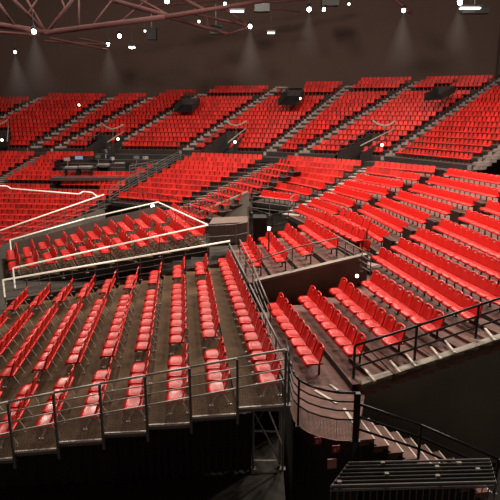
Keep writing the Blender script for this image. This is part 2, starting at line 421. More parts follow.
# terraces: for each row a tread from just in front of the row to just in front of the next one
def terrace(keys, seg, ext0=0., ext1=0., m='carpet'):
    tr, rs = MB(), MB()
    for k in keys:
        a, b_ = segs[(k, seg)]; z = a.z
        if (k+1, seg) in segs: na, nb = segs[(k+1, seg)]
        else:
            pa, pb = segs[(k-1, seg)]; na, nb = a*2-pa, b_*2-pb; na.z = nb.z = z+.27
        if seg == 3 and k <= 4:
            d0 = (na-a); d1 = (nb-b_)
        d = (b_-a).normalized(); f = .42
        nd = Vector((d.y, -d.x, 0)); nd = nd if nd.dot(SIDE) > 0 else -nd
        fa, fb = a+nd*f-d*ext0, b_+nd*f+d*ext1
        dn = (nb-na).normalized(); nn = Vector((dn.y, -dn.x, 0)); nn = nn if nn.dot(SIDE) > 0 else -nn
        ba, bb = na+nn*f-dn*ext0, nb+nn*f+dn*ext1; ba.z = bb.z = z; fa.z = fb.z = z
        tr.quad(fa, fb, bb, ba)
        rs.quad(ba, bb, bb+Z*(na.z-z), ba+Z*(na.z-z))
        if k == keys[0]: rs.quad(fa-Z*.3, fb-Z*.3, fb, fa)
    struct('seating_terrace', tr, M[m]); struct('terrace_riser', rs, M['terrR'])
terrace(range(6, 13), 0, m='terr'); terrace(range(5, 13), 1, .0, .0, m='carpet'); terrace(range(5, 13), 2, m='carpet'); terrace(range(5, 13), 3, 0, .7)
terrace(range(1, 5), 3, .5, .75)
# stairs on aisles A1 A2 A3
def bowl_stair(tab, w):
    ks = sorted(tab); st, dk = MB(), MB()
    for k in ks:
        p = W(tab[k], k)
        q = W(tab[k+1], k+1) if k+1 in tab else p*2-W(tab[k-1], k-1)
        for hlf in (0, 1):
            a = lerp(p, q, hlf*.5-.3); b_ = lerp(p, q, hlf*.5+.08)
            s = (q-p); s.z = 0; s.normalize(); d = Vector((s.y, -s.x, 0))*w/2; z = p.z+.13*hlf+.02
            P = [a-d, a+d, b_+d, b_-d]
            for v in P: v.z = z
            st.slab(*P, .03)
            dn = Vector((0, 0, -.3)); dk.hexa([v+dn for v in P]+[v-Z*.031 for v in P])
    struct('aisle_stair', st, M['step']); struct('aisle_stair_base', dk, M['stepdk'])
bowl_stair(A1, 1.2); bowl_stair(A2, .8); bowl_stair(A3, .8)
# black panels standing at the row ends beside the aisles
i_ = 0
for tab, nm, nx in ((A2, 'second', 1), (A3, 'third', 1)):
    for k in range(6, 13):
        if k == 12 and tab is A3: continue
        p = W(tab[k], k); s = segs[(k, 2 if tab is A2 else 3)]; d = (s[1]-s[0]).normalized(); c = p-d*.0+Vector((.05, .3, .30))
        mb = MB(); mb.box(c, (1.0, .12, .62), math.atan2(d.y, d.x)); mb.box(c+Z*.33, (1.06, .18, .05), math.atan2(d.y, d.x))
        tag(mb.build('aisle_barrier', M['black']), 'black barrier panel behind the %s row up, on the %s bowl aisle' % (ORD[k-5], nm), 'barrier', 'black barrier panels on the bowl aisles')

# ------------------------------------------------------------------ CENTRE BLOCK b1..b5 on its raised concrete deck
BR = {1: ((243, 243), (257, 268)), 2: ((262, 238), (282, 263)), 3: ((281, 232), (308, 256)), 4: ((301, 226), (334, 249)), 5: ((317, 219.5), (361, 242)), 6: ((336, 216), (366, 231))}
def hb(k): return 6.5-.22*(k-1)
bseg = {}
for k, (p, q) in BR.items():
    a, b_ = at(p[0], p[1], hb(k))-Z*.45, at(q[0], q[1], hb(k))-Z*.45; bseg[k] = (a, b_)
    n = {1: 6, 2: 7, 3: 7, 4: 8, 5: 8, 6: 5}[k]
    row_seats(a, b_, (b_-a).length/(n+.02), 1.16, SIDE, rlab('%s row of the block above the concrete wall' % ORD[k-1]))
tr, rs = MB(), MB()
for k in range(1, 7):
    a, b_ = bseg[k]; z = a.z; na, nb = bseg[k+1] if k < 6 else (a*2-bseg[5][0], b_*2-bseg[5][1])
    d = (b_-a).normalized(); nd = Vector((-abs(d.y), -abs(d.x) if False else 0, 0))
    off = (na-a).normalized()*-.5; off.z = 0
    fa, fb = a+off-d*.5, b_+off+d*.55; ba, bb = na+off-d*.5, nb+off+d*.55
    for v in (fa, fb, ba, bb): v.z = z
    tr.quad(fa, fb, bb, ba); rs.quad(ba, bb, bb+Z*.22, ba+Z*.22)
    if k == 1: rs.quad(fa-Z*1.4, fb-Z*1.4, fb, fa); c0, c1 = fa, fb
    wl = rs
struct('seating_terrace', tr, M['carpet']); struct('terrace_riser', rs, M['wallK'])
# concrete wall below the block, front face toward the viewer
WT = [deep(255, 283, 23.2), deep(368, 256, 23.2)]
mb = MB(); t0, t1 = WT; bk = Vector((0, .25, 0))
mb.hexa([t0-Z*2, t1-Z*2, t1-Z*2+bk, t0-Z*2+bk, t0, t1, t1+bk, t0+bk]); struct('wall_centre', mb, M['wallG'])
mb = MB(); mb.hexa([t0-Z*.0+Vector((0, -.08, 0)), t1+Vector((0, -.08, 0)), t1+bk, t0+bk, t0+Z*.1+Vector((0, -.08, 0)), t1+Z*.1+Vector((0, -.08, 0)), t1+bk+Z*.1, t0+bk+Z*.1]); struct('trim_1', mb, M['curb'])

# ------------------------------------------------------------------ PLATFORM A (left foreground)
FA = [(268, 378), (217, 387), (175.5, 395.5), (133, 403), (90, 411), (46, 420), (4, 429), (-38, 438), (-81, 447), (-124, 456)]
BA = [(223, 260), (200, 264), (178, 267), (155, 272.5), (132, 277), (109.5, 281), (88, 285), (66, 289), (43, 293), (21, 297)]
def ha(j): return 6.04+.15*j
rowA = []
for j in range(10):
    a, b_ = at(*FA[j], ha(j)), at(*BA[j], ha(j)); rowA.append((a-Z*.47, b_-Z*.47))
slots = {0: list(range(18))}
plat = list(range(4))+[5.35+i for i in range(9)]+[15.6-.0+i for i in range(3)]
WEST = Vector((-1, 0, 0))
for j, (a, b_) in enumerate(rowA):
    sl = [i*1.0 for i in range(18)] if j == 0 else plat
    mx = 17.0 if j == 0 else 17.6
    rz = facing(a, b_, WEST)
    for n, s in enumerate(sl):
        p = lerp(a, b_, s/mx); x, y, z = proj(p)
        if x < -14: continue
        put_seat('platform', 'platform_seat', p, rz, 1.08, 'red seat, %s from the front railing, %s row from the right, near platform' % (ORD[n], ORD[j]), 'red seats on the near platform')
pa = thing('seating_platform', (rowA[5][0]+rowA[5][1])/2-Z*1, 'brown stepped plywood platform carrying the near left seat rows', 'platform')
def edgeA(j, end):     # line behind row j
    if j == 0: r = rowA[0][end]+(rowA[0][end]-rowA[1][end])*.26
    elif j == 10: r = rowA[9][end]+(rowA[9][end]-rowA[8][end])*.64
    else: r = lerp(rowA[j][end], rowA[j-1][end], .36)
    return r
ext = []
DIR = (rowA[0][1]-rowA[0][0]).normalized()
for j in range(10):
    z = rowA[j][0].z
    P = [edgeA(j, 0), edgeA(j, 1), edgeA(j+1, 1), edgeA(j+1, 0)]
    d0 = (P[1]-P[0]).normalized(); d1 = (P[2]-P[3]).normalized()
    P = [P[0]-d0*.45, P[1]+d0*.45, P[2]+d1*.45, P[3]-d1*.45]
    for v in P: v.z = z
    mb = MB(); mb.slab(*P, .06); mb.build('deck_step', M['ply'], pa)
    mb = MB(); mb.quad(P[0]-Z*.06, P[1]-Z*.06, P[1]-Z*.15+Z*.0, P[0]-Z*.15); mb.hexa([P[3]-Z*.09+Vector((0, -.03, 0)), P[0]-Z*.09+Vector((0, -.03, 0)), P[0]-Z*.09, P[3]-Z*.09, P[3]+Vector((0, -.03, 0)), P[0]+Vector((0, -.03, 0)), P[0], P[3]])
    mb.build('edge_beam', M['steel'], pa)
    mb = MB(); mb.quad(P[3]-Z*.15, P[2]-Z*.15, P[2], P[3]); mb.build('riser', M['riser'], pa)
    ext.append(P)
# front guard with wire mesh panels, one bay per step
fg = thing('guard_railing', ext[4][3], 'grey steel guard railing with wire mesh along the near platform front', 'railing')
pb = [ext[0][0]]+[e[3] for e in ext]        # post feet, right to left
HT = 1.2
tops = []
for i, p in enumerate(pb):
    base = p.copy(); base.z = ext[min(i, 9)][0].z if i < 10 else p.z
    tops.append(Vector((p.x, p.y-.03, p.z)))
z_r, z_l = ext[0][0].z+1.12, ext[9][3].z+1.12+.0
def railz(i, off): return ext[0][0].z+off-.15*i
for off, r, nm, mm in ((1.38, .028, 'handrail', 'chrome'), (1.15, .015, 'rail', 'chrome'), (.92, .015, 'rail', 'chrome'), (.66, .022, 'rail', 'chrome')):
    mb = MB(); mb.path([Vector((p.x, p.y, railz(i, off))) for i, p in enumerate(tops)], r, 8); mb.build(nm, M[mm], fg, smooth=True)
for i, p in enumerate(tops):
    mb = MB(); zt = railz(i, 1.38); mb.box((p.x, p.y-.03, (zt+p.z-.35)/2), (.055, .055, zt-p.z+.35)); mb.build('post', M['steel'], fg)
for i in range(10):
    a, b_ = tops[i], tops[i+1]; zf = ext[i][0].z+.02
    mb = MB(); mb.quad(Vector((b_.x, b_.y, zf)), Vector((a.x, a.y, zf)), Vector((a.x, a.y, railz(i, .65))), Vector((b_.x, b_.y, railz(i+1, .65)))); mb.build('mesh_panel', M['mesh'], fg, uv=True)
    mb = MB(); mb.box(((a+b_)/2).xy.to_3d()+Z*(zf), ((a-b_).length, .05, .045), math.atan2((a-b_).y, (a-b_).x)); mb.build('bottom_rail', M['chrome'], fg)
# legs of the platform
for j in range(10):
    for e in (0, 1):
        p = ext[j][0 if e == 0 else 1]
        mb = MB(); q = p+DIR*(.25 if e == 0 else -.25)-Vector((.05, 0, 0)); mb.box((q.x, q.y, (q.z-.06+2.8)/2), (.06, .06, q.z-.06-2.8)); mb.build('leg', M['steel'], pa)
SLAB = 8.25; ZS = EYE.z-SLAB
# curtains below the front
def curtain(name, label, p0, p1, zt0, zt1, zb):
    mb = MB(); n = 60; pts = []
    for i in range(n+1):
        f = i/n; p = lerp(p0, p1, f); d = Vector((0, -.035*math.sin(i*1.9), 0))
        pts.append((Vector((p.x, p.y, lerp(zt0, zt1, f)))+d, Vector((p.x, p.y, zb))+d*1.6))
    for a, b_ in zip(pts, pts[1:]): mb.quad(a[1], b_[1], b_[0], a[0])
    tag(mb.build(name, M['curtain'], smooth=True), label, 'curtain')
yo = Vector((0, .16, 0))
q0, q1, q2 = ext[9][3]+yo, ext[3][3]+yo+Vector((.25, 0, 0)), ext[0][3]+yo+Vector((.3, 0, 0))
curtain('black_sheet', 'black drape under the near platform, left piece', q0, q1, q0.z-.1, q1.z-.2, ZS+.02)
curtain('black_sheet', 'black drape under the near platform, right piece beside the scaffold', q1+Vector((.02, -.05, 0)), q2, q1.z-.05, q2.z-.2, ZS+.04)
# scaffold corner
curtain('black_sheet', 'black sheet added for the shade behind the scaffold frame', q2+Vector((0, 1.7, 0)), ext[0][0]+Vector((.0, 1.7, 0)), q2.z-.2, q2.z-.2, ZS+.02)  # added dark sheet stands in for the shade under the platform corner
sc_ = ext[0]
t = thing('scaffold_frame', Vector((sc_[0].x-.5, sc_[0].y+.3, ZS)), 'steel scaffold frame with diagonal braces under the platform corner', 'scaffold')
x0, x1, y0 = q2.x+.05, sc_[0].x-.02, sc_[0].y+.12
for x in (x0, x1):
    for y in (y0, y0+1.4):
        mb = MB(); mb.bar((x, y, ZS), (x, y, sc_[0].z-.08), .028); mb.box((x, y, ZS+.01), (.14, .14, .02)); mb.build('upright', M['steel'], t)
zt = sc_[0].z-.2
for a, b_, r in (((x0, y0, zt), (x1-.05, y0, ZS+.15), .02), ((x1-.35, y0+.05, zt), (x1, y0, ZS+.6), .018), ((x0, y0+1.4, ZS+.2), (x1, y0+1.4, zt), .02), ((x1, y0, ZS+.2), (x1, y0+1.4, zt), .02)):
    mb = MB(); mb.bar(a, b_, r); mb.build('diagonal_brace', M['chrome'] if r < .019 else M['steel'], t)
mb = MB(); mb.bar((x0, y0, ZS+.22), (x1-.15, y0, ZS+.22), .022); mb.build('ledger', M['chrome'], t)
mb = MB(); mb.bar((x0, y0, zt), (x1, y0, zt), .022); mb.build('ledger', M['steel'], t)
# side guard behind the right-most row
def off(p, dx): return p+Vector((dx, 0, 0))
sg = [off(lerp(ext[0][0], ext[0][1], f), .07) for f in (0, .5, 1)]
guard('side_railing', 'dark railing behind the right-most row of the near platform', sg, 1.05, 3, 1.5, 'steel', r=.022)
# far rail of A (white handrail)
farA = [e[1] for e in ext]; farA = [farA[0]]+[e[2] for e in ext[:9]]
fb_ = [at(230, 241, 5.45)-Z*1.05, at(117, 260.5, 6.2)-Z*1.05, at(3, 280, 6.92)-Z*1.05]
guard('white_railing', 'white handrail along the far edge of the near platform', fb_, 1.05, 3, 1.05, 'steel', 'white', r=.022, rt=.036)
mb = MB(); mb.bar(fb_[-1]+Z*1.05, fb_[-1]+Z*.3, .034); tag(mb.build('rail_end_post', M['white']), 'white end post at left of the nearest white handrail', 'post')
mb = MB(); mb.quad(fb_[0]-Z*.9+Vector((0, .1, 0)), fb_[2]-Z*.9+Vector((0, .1, 0)), fb_[2]+Z*.12+Vector((0, .1, 0)), fb_[0]+Z*.12+Vector((0, .1, 0))); struct('trim_2', mb, M['wallG'])

# ------------------------------------------------------------------ PLATFORM C
def hc(i): return 6.0+.18*i
rowC = []
for i in range(11):
    a = at(199-18.5*i, 236+3.35*i, hc(i)); b_ = at(168-15.7*i, 211.5+4.1*i, hc(i)); rowC.append((a-Z*.45, b_-Z*.45))
for i, (a, b_) in enumerate(rowC):
    rz = facing(a, b_, WEST); L = (b_-a).length; p_ = .54; n = int(L/p_)
    ns = list(range(n+1)); gp = n//2
    c = 0
    for s in ns:
        if i > 0 and s in (gp, gp+1 if n > 7 else gp): continue
        p = a+(b_-a).normalized()*(s*p_)
        if proj(p)[0] < -5: continue
        put_seat('platform', 'platform_seat', p, rz, 1.22, 'red seat, %s from the near white rail, %s row from right, farther platform' % (ORD[c], ORD[i]), 'red seats on the farther platform'); c += 1
pc = thing('seating_platform', (rowC[5][0]+rowC[5][1])/2-Z*1, 'brown stepped platform enclosed by white handrails, behind the near platform', 'platform')
def ec(j, e):
    if j == 0: return rowC[0][e]+(rowC[0][e]-rowC[1][e])*.4
    if j == 11: return rowC[10][e]+(rowC[10][e]-rowC[9][e])*.6
    return lerp(rowC[j][e], rowC[j-1][e], .4)
eC = []
for j in range(11):
    P = [ec(j, 0), ec(j, 1), ec(j+1, 1), ec(j+1, 0)]; d0 = (P[1]-P[0]).normalized(); d1 = (P[2]-P[3]).normalized()
    P = [P[0]-d0*.5, P[1]+d0*.5, P[2]+d1*.5, P[3]-d1*.5]
    for v in P: v.z = rowC[j][0].z
    mb = MB(); mb.slab(*P, .05); mb.build('deck_step', M['ply'], pc); eC.append(P)
    mb = MB(); mb.quad(P[3]-Z*.18, P[2]-Z*.18, P[2], P[3]); mb.quad(P[3]-Z*.5, P[0]-Z*.5, P[0]-Z*.05, P[3]-Z*.05); mb.build('riser', M['riser'], pc)
cn = [at(208, 225, 5.42)-Z*1.05, at(110, 246.5, 6.35)-Z*1.05, at(13, 268, 7.25)-Z*1.05]
cf = [at(158, 202, 5.42)-Z*1.05, at(84, 219, 6.35)-Z*1.05, at(10, 240, 7.25)-Z*1.05]
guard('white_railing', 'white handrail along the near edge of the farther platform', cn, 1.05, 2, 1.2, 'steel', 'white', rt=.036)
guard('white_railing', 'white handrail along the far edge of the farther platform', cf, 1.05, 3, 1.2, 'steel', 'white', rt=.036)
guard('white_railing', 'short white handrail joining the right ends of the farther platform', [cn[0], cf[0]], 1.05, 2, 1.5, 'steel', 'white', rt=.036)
for p, l in ((cn[-1], 'white end post at left of the middle white handrail'), (cf[-1], 'white end post at left of the farther white handrail')):
    mb = MB(); mb.bar(p+Z*1.05, p, .036); tag(mb.build('rail_end_post', M['white']), l, 'post')
mb = MB(); mb.quad(cf[0]+Z*0, cf[2], cf[2]+Z*.85, cf[0]+Z*.85); tag(mb.build('rail_infill_panel', M['wallG']), 'grey infill panel under the far white handrail', 'panel')
# gangway rail beyond it and long rail down to the frame edge
gw = [at(104, 194.5, 5.9)-Z*1.05, at(0, 230.5, 7.8)-Z*1.05]
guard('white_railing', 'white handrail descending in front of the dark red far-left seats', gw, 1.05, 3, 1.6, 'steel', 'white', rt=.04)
mb = MB(); mb.quad(gw[0]-Z*1, gw[1]-Z*1, gw[1]+Z*.1, gw[0]+Z*.1); struct('trim_3', mb, M['wallG'])
wr = [at(-10, 185.5, 6.3), at(7, 186, 6.3), at(11, 188.5, 6.35), at(79, 194, 6.35), at(83, 191.5, 6.2), at(92, 192.5, 6.2), at(98, 197, 6.3)]
guard('white_railing', 'thin crooked white rail crossing the far-left seats', [p-Z*.7 for p in wr], .7, 1, 3, 'steel', 'white', rt=.045)

# ------------------------------------------------------------------ floors, walls, ceiling
mb = MB(); mb.box((0, 40, -.1), (160, 130, .2)); struct('floor', mb, M['floor'])
mb = MB(); mb.prism([Vector((-16, 7, ZS)), Vector((.74, 7, ZS)), Vector((.9, 24, ZS)), Vector((-1.5, 38, ZS)), Vector((-15.5, 36, ZS)), Vector((-15.5, 20, ZS))], .3); struct('floor_upper', mb, M['floor'])
# landing, drum wall and curved guard
HL = 7.88
lp = [(262, 316), (345, 292), (358, 352), (366, 388), (362, 412), (353, 441), (336, 440.5), (320, 437), (308, 432.5), (298, 426), (293.5, 420), (291, 412), (286, 385)]
LPW = [at(x, y, HL) for x, y in lp]
mb = MB(); mb.prism(LPW, .25); struct('landing_floor', mb, M['carpet'])
cv = [at(x, y, HL) for x, y in [(285, 378), (289, 400), (291, 412), (293.5, 420), (298, 426), (308, 432.5), (320, 437), (336, 440.5), (353, 441)]]
mb = MB()
for a, b_ in zip(cv, cv[1:]): mb.quad(a-Z*3.1, b_-Z*3.1, b_, a)
mb.quad(cv[-1]-Z*3.1, at(360, 444, 8.2)-Z*3, at(360, 444, 8.2)+Z*.0, cv[-1])
struct('wall_drum', mb, M['wallK'])
guard('curved_railing', 'curved black railing with wire mesh around the stair landing', cv, 1.3, 3, 30, 'black', r=.03, rt=.035, mesh=.58, posts=[cv[1], cv[4], cv[-1]], pr=.03)
mb = MB()
for a, b_ in zip(cv, cv[1:]): mb.quad(a+Z*.02, b_+Z*.02, b_+Z*.56, a+Z*.56)
# signs on the drum
def sign(px, py, z, w, h, m, label, em=True):
    p = deep(px, py, z); t = thing('wall_sign', p, label, 'sign')
    mb = MB(); mb.box(p, (w, .03, h), .15); mb.build('plate', M[m], t)
    if em:
        mb = MB(); mb.box(p+Vector((-.02, -.025, -.01)), (w*.28, .02, h*.5), .15); mb.box(p+Vector((.05, -.022, .04)), (w*.12, .02, h*.3), .15); mb.build('pictogram', M['signpink'], t)
# descending stair
st = thing('staircase', at(376, 440, 8.1)-Z, 'red-brown stair with white nosings descending right from the landing', 'staircase')
fr = []
for i in range(9):
    h = HL+.17*(i+1)
    A = at(360+14.2*i, 419+6.6*i, h); B = at(375+14.4*i, 439+6.6*i, h); A2_ = at(360+14.2*(i+1), 419+6.6*(i+1)-7.6, h); B2_ = at(375+14.4*(i+1), 439+6.6*(i+1)-7.9, h)
    P = [A+(A-B)*.4, B, B2_, A2_+(A-B)*.4]
    for v in P: v.z = A.z
    # tread i sits left of its nosing
    L_ = [v-(A2_-A) for v in P]
    mb = MB(); mb.slab(L_[0], L_[1], L_[2], L_[3], .17); mb.build('tread', M['carpet'], st)
    mb = MB(); e = (A2_-A).normalized()*.03
    mb.slab(P[0]-e+Z*.012, P[1]-e+Z*.012, P[1]+e*.3+Z*.012, P[0]+e*.3+Z*.012, .03); mb.build('nosing', M['nosing'], st)
    fr.append(B.copy())
mb = MB()
for a, b_ in zip(fr, fr[1:]): mb.quad(a-Z*3+Vector((-.3, 0, 0)), b_-Z*3+Vector((-.3, 0, 0)), b_+Vector((-.3, 0, 0))+Z*.0, a+Vector((-.3, 0, 0)))
mb.build('stringer', M['black'], st)
sr = [cv[-1]+Vector((.1, 0, 0)), fr[3]+Vector((0, 0, -.05)), fr[8]+Vector((.1, 0, -.05))]
guard('stair_railing', 'black railing sloping down beside the descending stair', sr, 1.0, 2, 30, 'black', r=.042, rt=.038, pr=.04)
mb = MB(); p0 = cv[-1]+Vector((.06, 0, 0)); mb.box(p0+Z*.65, (.12, .12, 1.3)); tag(mb.build('newel_post', M['black']), 'thick black post where curved railing meets the stair railing', 'post')
# landing nosings
for (a, b_), l in zip((((315, 391), (337, 404)), ((344, 409), (354, 424)), ((330, 385), (338, 391))), ('long', 'short right', 'small upper')):
    P, Q = at(*a, HL), at(*b_, HL); d = (Q-P).normalized(); n_ = Vector((-d.y, d.x, 0))*.04
    mb = MB(); mb.slab(P-n_+Z*.03, Q-n_+Z*.03, Q+n_+Z*.03, P+n_+Z*.03, .03); tag(mb.build('step_nosing', M['nosing']), '%s white step edge on the landing inside the curved railing' % l, 'step edge')
sign(318, 440.5, 13.75, .19, .19, 'signred', 'small dark red sign with pale pictogram, left of two on the drum wall')
sign(336, 449, 13.5, .19, .19, 'signred', 'small dark red sign with pale pictogram, right of two on the drum wall')
sign(332, 463.5, 13.45, .22, .25, 'signpink', 'pink square sign below the two red signs on the drum wall', False)

# side wall, kerb and railing at right
K0, K1 = at(362, 384.5, 7.62), at(520, 332, 6.5)
mb = MB(); bk = Vector((0, .3, 0)); mb.hexa([K0-Z*.22, K1-Z*.22, K1-Z*.22+bk, K0-Z*.22+bk, K0, K1, K1+bk, K0+bk]); struct('trim_4', mb, M['curb'])
mb = MB(); kk = Vector((0, .06, 0)); mb.quad(K0-Z*5+kk, K1-Z*6+kk, K1-Z*.2+kk, K0-Z*.2+kk); struct('wall_right', mb, M['wallR'])
# sloping side aisle behind the kerb
NS = 11
sa, sn = MB(), MB()
for i in range(NS):
    f0, f1 = i/NS, (i+1)/NS
    a, b_ = lerp(K0, K1, f0), lerp(K0, K1, f1); z = a.z-.02
    a2, b2 = a+Vector((-.55, 1.5, 0)), b_+Vector((-.55, 1.5, 0))
    for v in (a, b_, a2, b2): v.z = z
    sa.slab(a, b_, b2, a2, .3)
struct('side_aisle', sa, M['carpet'])
for i, (px, py) in enumerate([(370, 376), (395, 367), (411, 361), (436, 353.5), (450, 347.5), (490, 335)]):
    h = lerp(7.55, 6.6, (px-364)/136.); P = at(px-5, py-6, h-.03); Q = at(px+5, py+6, h-.03); Q.z = P.z
    d = (Q-P).normalized(); n_ = Vector((-d.y, d.x, 0))*.035
    mb = MB(); mb.slab(P-n_+Z*.04, Q-n_+Z*.04, Q+n_+Z*.04, P+n_+Z*.04, .04)
    tag(mb.build('step_nosing', M['nosing']), 'white step edge behind the right black railing, %s from its left end' % ORD[i], 'step edge', 'white step edges behind the right black railing')
rb = [at(355, 345.5, 6.62)-Z*1.05, at(417, 326, 6.1)-Z*1.05, at(479, 305, 5.65)-Z*1.05, at(525, 290, 5.3)-Z*1.05]
guard('black_railing', 'black three-bar railing above the charcoal wall at right', rb, 1.05, 2, 30, 'black', r=.042, rt=.04, pr=.04)

# bottom right slatted metal platform
t = thing('slatted_platform', at(412, 475, 8.0)-Z*.2, 'grey slatted metal platform at the bottom right below the stair', 'platform')
bl, br_, fr_, fl_ = at(348, 463, 8.0), at(490, 459.5, 8.0), at(496, 482, 8.0), at(331, 486, 8.0)
for v in (bl, br_, fr_, fl_): v.z = EYE.z-8
for i in range(7):
    f = i/6.; a, b_ = lerp(bl, fl_, f), lerp(br_, fr_, f); mb = MB(); mb.bar(a, b_, .028, 6); mb.build('slat', M['steel'] if i in (0, 6) else M['riser'], t)
for g in (0, .33, .66, 1):
    a, b_ = lerp(bl, br_, g)-Z*.05, lerp(fl_, fr_, g)-Z*.05; mb = MB(); mb.bar(a, b_, .03, 6); mb.build('cross_bar', M['steel'], t)
for g, f in ((.04, .9), (.25, .1), (.31, .6), (.63, .35), (.64, .75), (.78, .2), (.9, .5)):
    p = lerp(lerp(bl, br_, g), lerp(fl_, fr_, g), f); mb = MB(); mb.box(p+Z*.04, (.09, .07, .05)); mb.build('clamp', M['curb'], t)
mb = MB(); mb.quad(bl-Z*.09, br_-Z*.09, fr_-Z*.09, fl_-Z*.09); mb.build('underlay', M['riser'], t)
fl2 = [fl_-Z*1.3, fr_-Z*1.3]
mb = MB()
t2 = thing('barrier_fence', fl2[0], 'dark barrier of upright bars under the slatted platform front', 'fence')
for i in range(26):
    p = lerp(fl_, fr_, i/25.); mb = MB(); mb.bar(p-Z*1.3, p-Z*.12, .013, 6); mb.build('bar', M['steel'], t2)
for zz in (.12, 1.3):
    mb = MB(); mb.bar(fl_-Z*zz, fr_-Z*zz, .02); mb.build('rail', M['steel'], t2)

# ------------------------------------------------------------------ centre entrance: walls, box, rails
mb = MB(); w0, w1 = at(198, 214, 7.2), at(248, 193, 5.9); w0b, w1b = at(198, 216, 7.25), w1-Z*2.0
mb.quad(w0-Z*.6, w1b-Z*.3, w1, w0); mb.quad(w1b, w1b+Vector((.3, 2, 0)), w1+Vector((.3, 2, 0)), w1); struct('wall_entrance', mb, M['wallG'])
mb = MB(); mb.hexa([w0+Vector((0, -.05, 0)), w1+Vector((0, -.05, 0)), w1+Vector((0, .2, 0)), w0+Vector((0, .2, 0)), w0+Z*.14+Vector((0, -.05, 0)), w1+Z*.14+Vector((0, -.05, 0)), w1+Z*.14+Vector((0, .2, 0)), w0+Z*.14+Vector((0, .2, 0))]); struct('trim_5', mb, M['curb'])
# pinkish landing block
a, b_, c, d = at(209, 224, 6.1), at(247, 222, 6.1), at(249, 216, 6.1), at(213, 217.5, 6.1)
for v in (a, b_, c, d): v.z = a.z
mb = MB(); mb.slab(a, b_, c, d, 1.3); struct('entrance_landing', mb, M['brown'])
mb = MB(); mb.quad(at(209, 223.8, 6.1)-Z*1.1+Vector((0, -.1, 0)), b_-Z*1.1+Vector((0, -.1, 0)), b_+Vector((0, -.1, 0)), a+Vector((0, -.1, 0))); struct('entrance_landing_face', mb, M['brown'])
mb = MB(); p = at(260, 245, 6.6); mb.box(p+Z*.6+Vector((0, 1.2, 0)), (.7, 1.0, 1.3)); struct('entrance_shade_box', mb, M['curtain'])  # solid black box stands in for the shade inside the doorway
guard('dark_railing', 'dark railing around the central entrance, nearest side', [at(207, 248, 6.6), at(236, 246, 6.6), at(248, 243, 6.6)], 1.1, 1, 1.2, 'steel')
guard('dark_railing', 'dark railing above the central entrance, under the bowl seats', [at(252, 213, 5.9), at(288, 218, 5.9), at(293, 213, 5.7)], 1.0, 2, 1.3, 'steel')
guard('dark_railing', 'tall dark posts and rail beside the grey entrance wall', [at(248, 226, 6.6), at(272, 236, 6.3), at(288, 232, 6.1)], 1.1, 1, 1.2, 'black')
guard('dark_railing', 'dark railing at the left foot of the narrow seat strip', [at(128, 205, 7.0), at(160, 209, 7.2), at(200, 222, 7.2), at(222, 215, 6.8)], 1.1, 1, 1.6, 'black')
guard('dark_railing', 'dark railing along the left side of the central far block', [S3(0)-Z*.1+Vector((-.5, 0, .0)), S3(4.5)+Vector((-.5, 0, 0)), S3(9)+Vector((-.5, 0, 0))], 1.1, 4, 1.2, 'steel', r=.03)
guard('dark_railing', 'dark railing stub inside the bowl at the front of the central block', [at(284, 178, 5.6), at(293, 180, 5.6)], 1.0, 1, 1, 'black', r=.04)
# railing over the concrete wall
top0, top1 = WT
guard('grey_railing', 'grey double railing on top of the concrete wall', [deep(245, 285, 23.4), deep(292, 268, 23.4), deep(337, 257, 24.2)], .85, 1, 1.5, 'steel', r=.024, rt=.028)
guard('grey_railing', 'grey railing turning back beside the stair at the wall end', [deep(337, 257, 24.4), deep(370, 277, 22.6)], .9, 3, .6, 'steel', r=.022, rt=.03)
guard('grey_railing', 'grey railing descending between the near platform and the concrete wall', [at(240, 262, 6.5), at(253, 290, 6.9), at(270, 335, 7.4)], 1.0, 2, 1.3, 'steel', r=.022, rt=.03)
G2 = 'bright lamps low in the central stands'
fixture(269, 228.5, 24, 'bright white lamp in the central entrance behind the small seat block', .07, 'lamp', G2)
fixture(357, 276, 20.5, 'round warm lamp at the corner of the concrete wall', .06, 'lampw', G2)
fixture(152.5, 206, 36, 'bright lamp behind the corner of the farther white handrail', .1, 'lamp', G2)
# right upper dark box & railing near frame edge
mb = MB(); p = at(492, 158, 4.3); mb.box(p+Z*.2, (2.2, .8, .5)); tag(mb.build('equipment_case', M['black']), 'black case on the walkway at the right frame edge', 'case')
guard('black_railing', 'black railing at the right end of the upper walkway', [at(483, 172, 4.9), at(496, 168, 4.9), at(512, 163, 4.9)], 1.1, 2, 1.0, 'black', r=.04)

# ------------------------------------------------------------------ technical area
pl = [at(52, 178, 6.35), at(128, 178, 6.35), at(196, 152, 5.2), at(98, 152, 5.2)]
zt_ = pl[0].z
TD = [Vector((p.x, p.y, EYE.z-6.0)) for p in (at(50, 178, 6.0), at(130, 178, 6.0), at(185, 165, 6.0), at(92, 163, 6.0))]
mb = MB(); mb.prism(TD, .25); struct('control_deck', mb, M['terr'])
def desk(px, py, w, label):
    w *= .62
    p = at(px, py, 6.0); t = thing('mixing_desk', p, label, 'desk', 'control desks on the far deck')
    mb = MB(); mb.box(p+Z*.78, (w, .8, .08), 0, .15); mb.build('console', M['equip'], t)
    mb = MB(); mb.box(p+Z*.86+Vector((0, -.02, 0)), (w*.9, .45, .03), 0, .15); mb.build('control_surface', M['stepmid'], t)
    for s in (-1, 1): mb = MB(); mb.box(p+Vector((s*w*.42, 0, .38)), (.08, .6, .74)); mb.build('leg', M['black'], t)
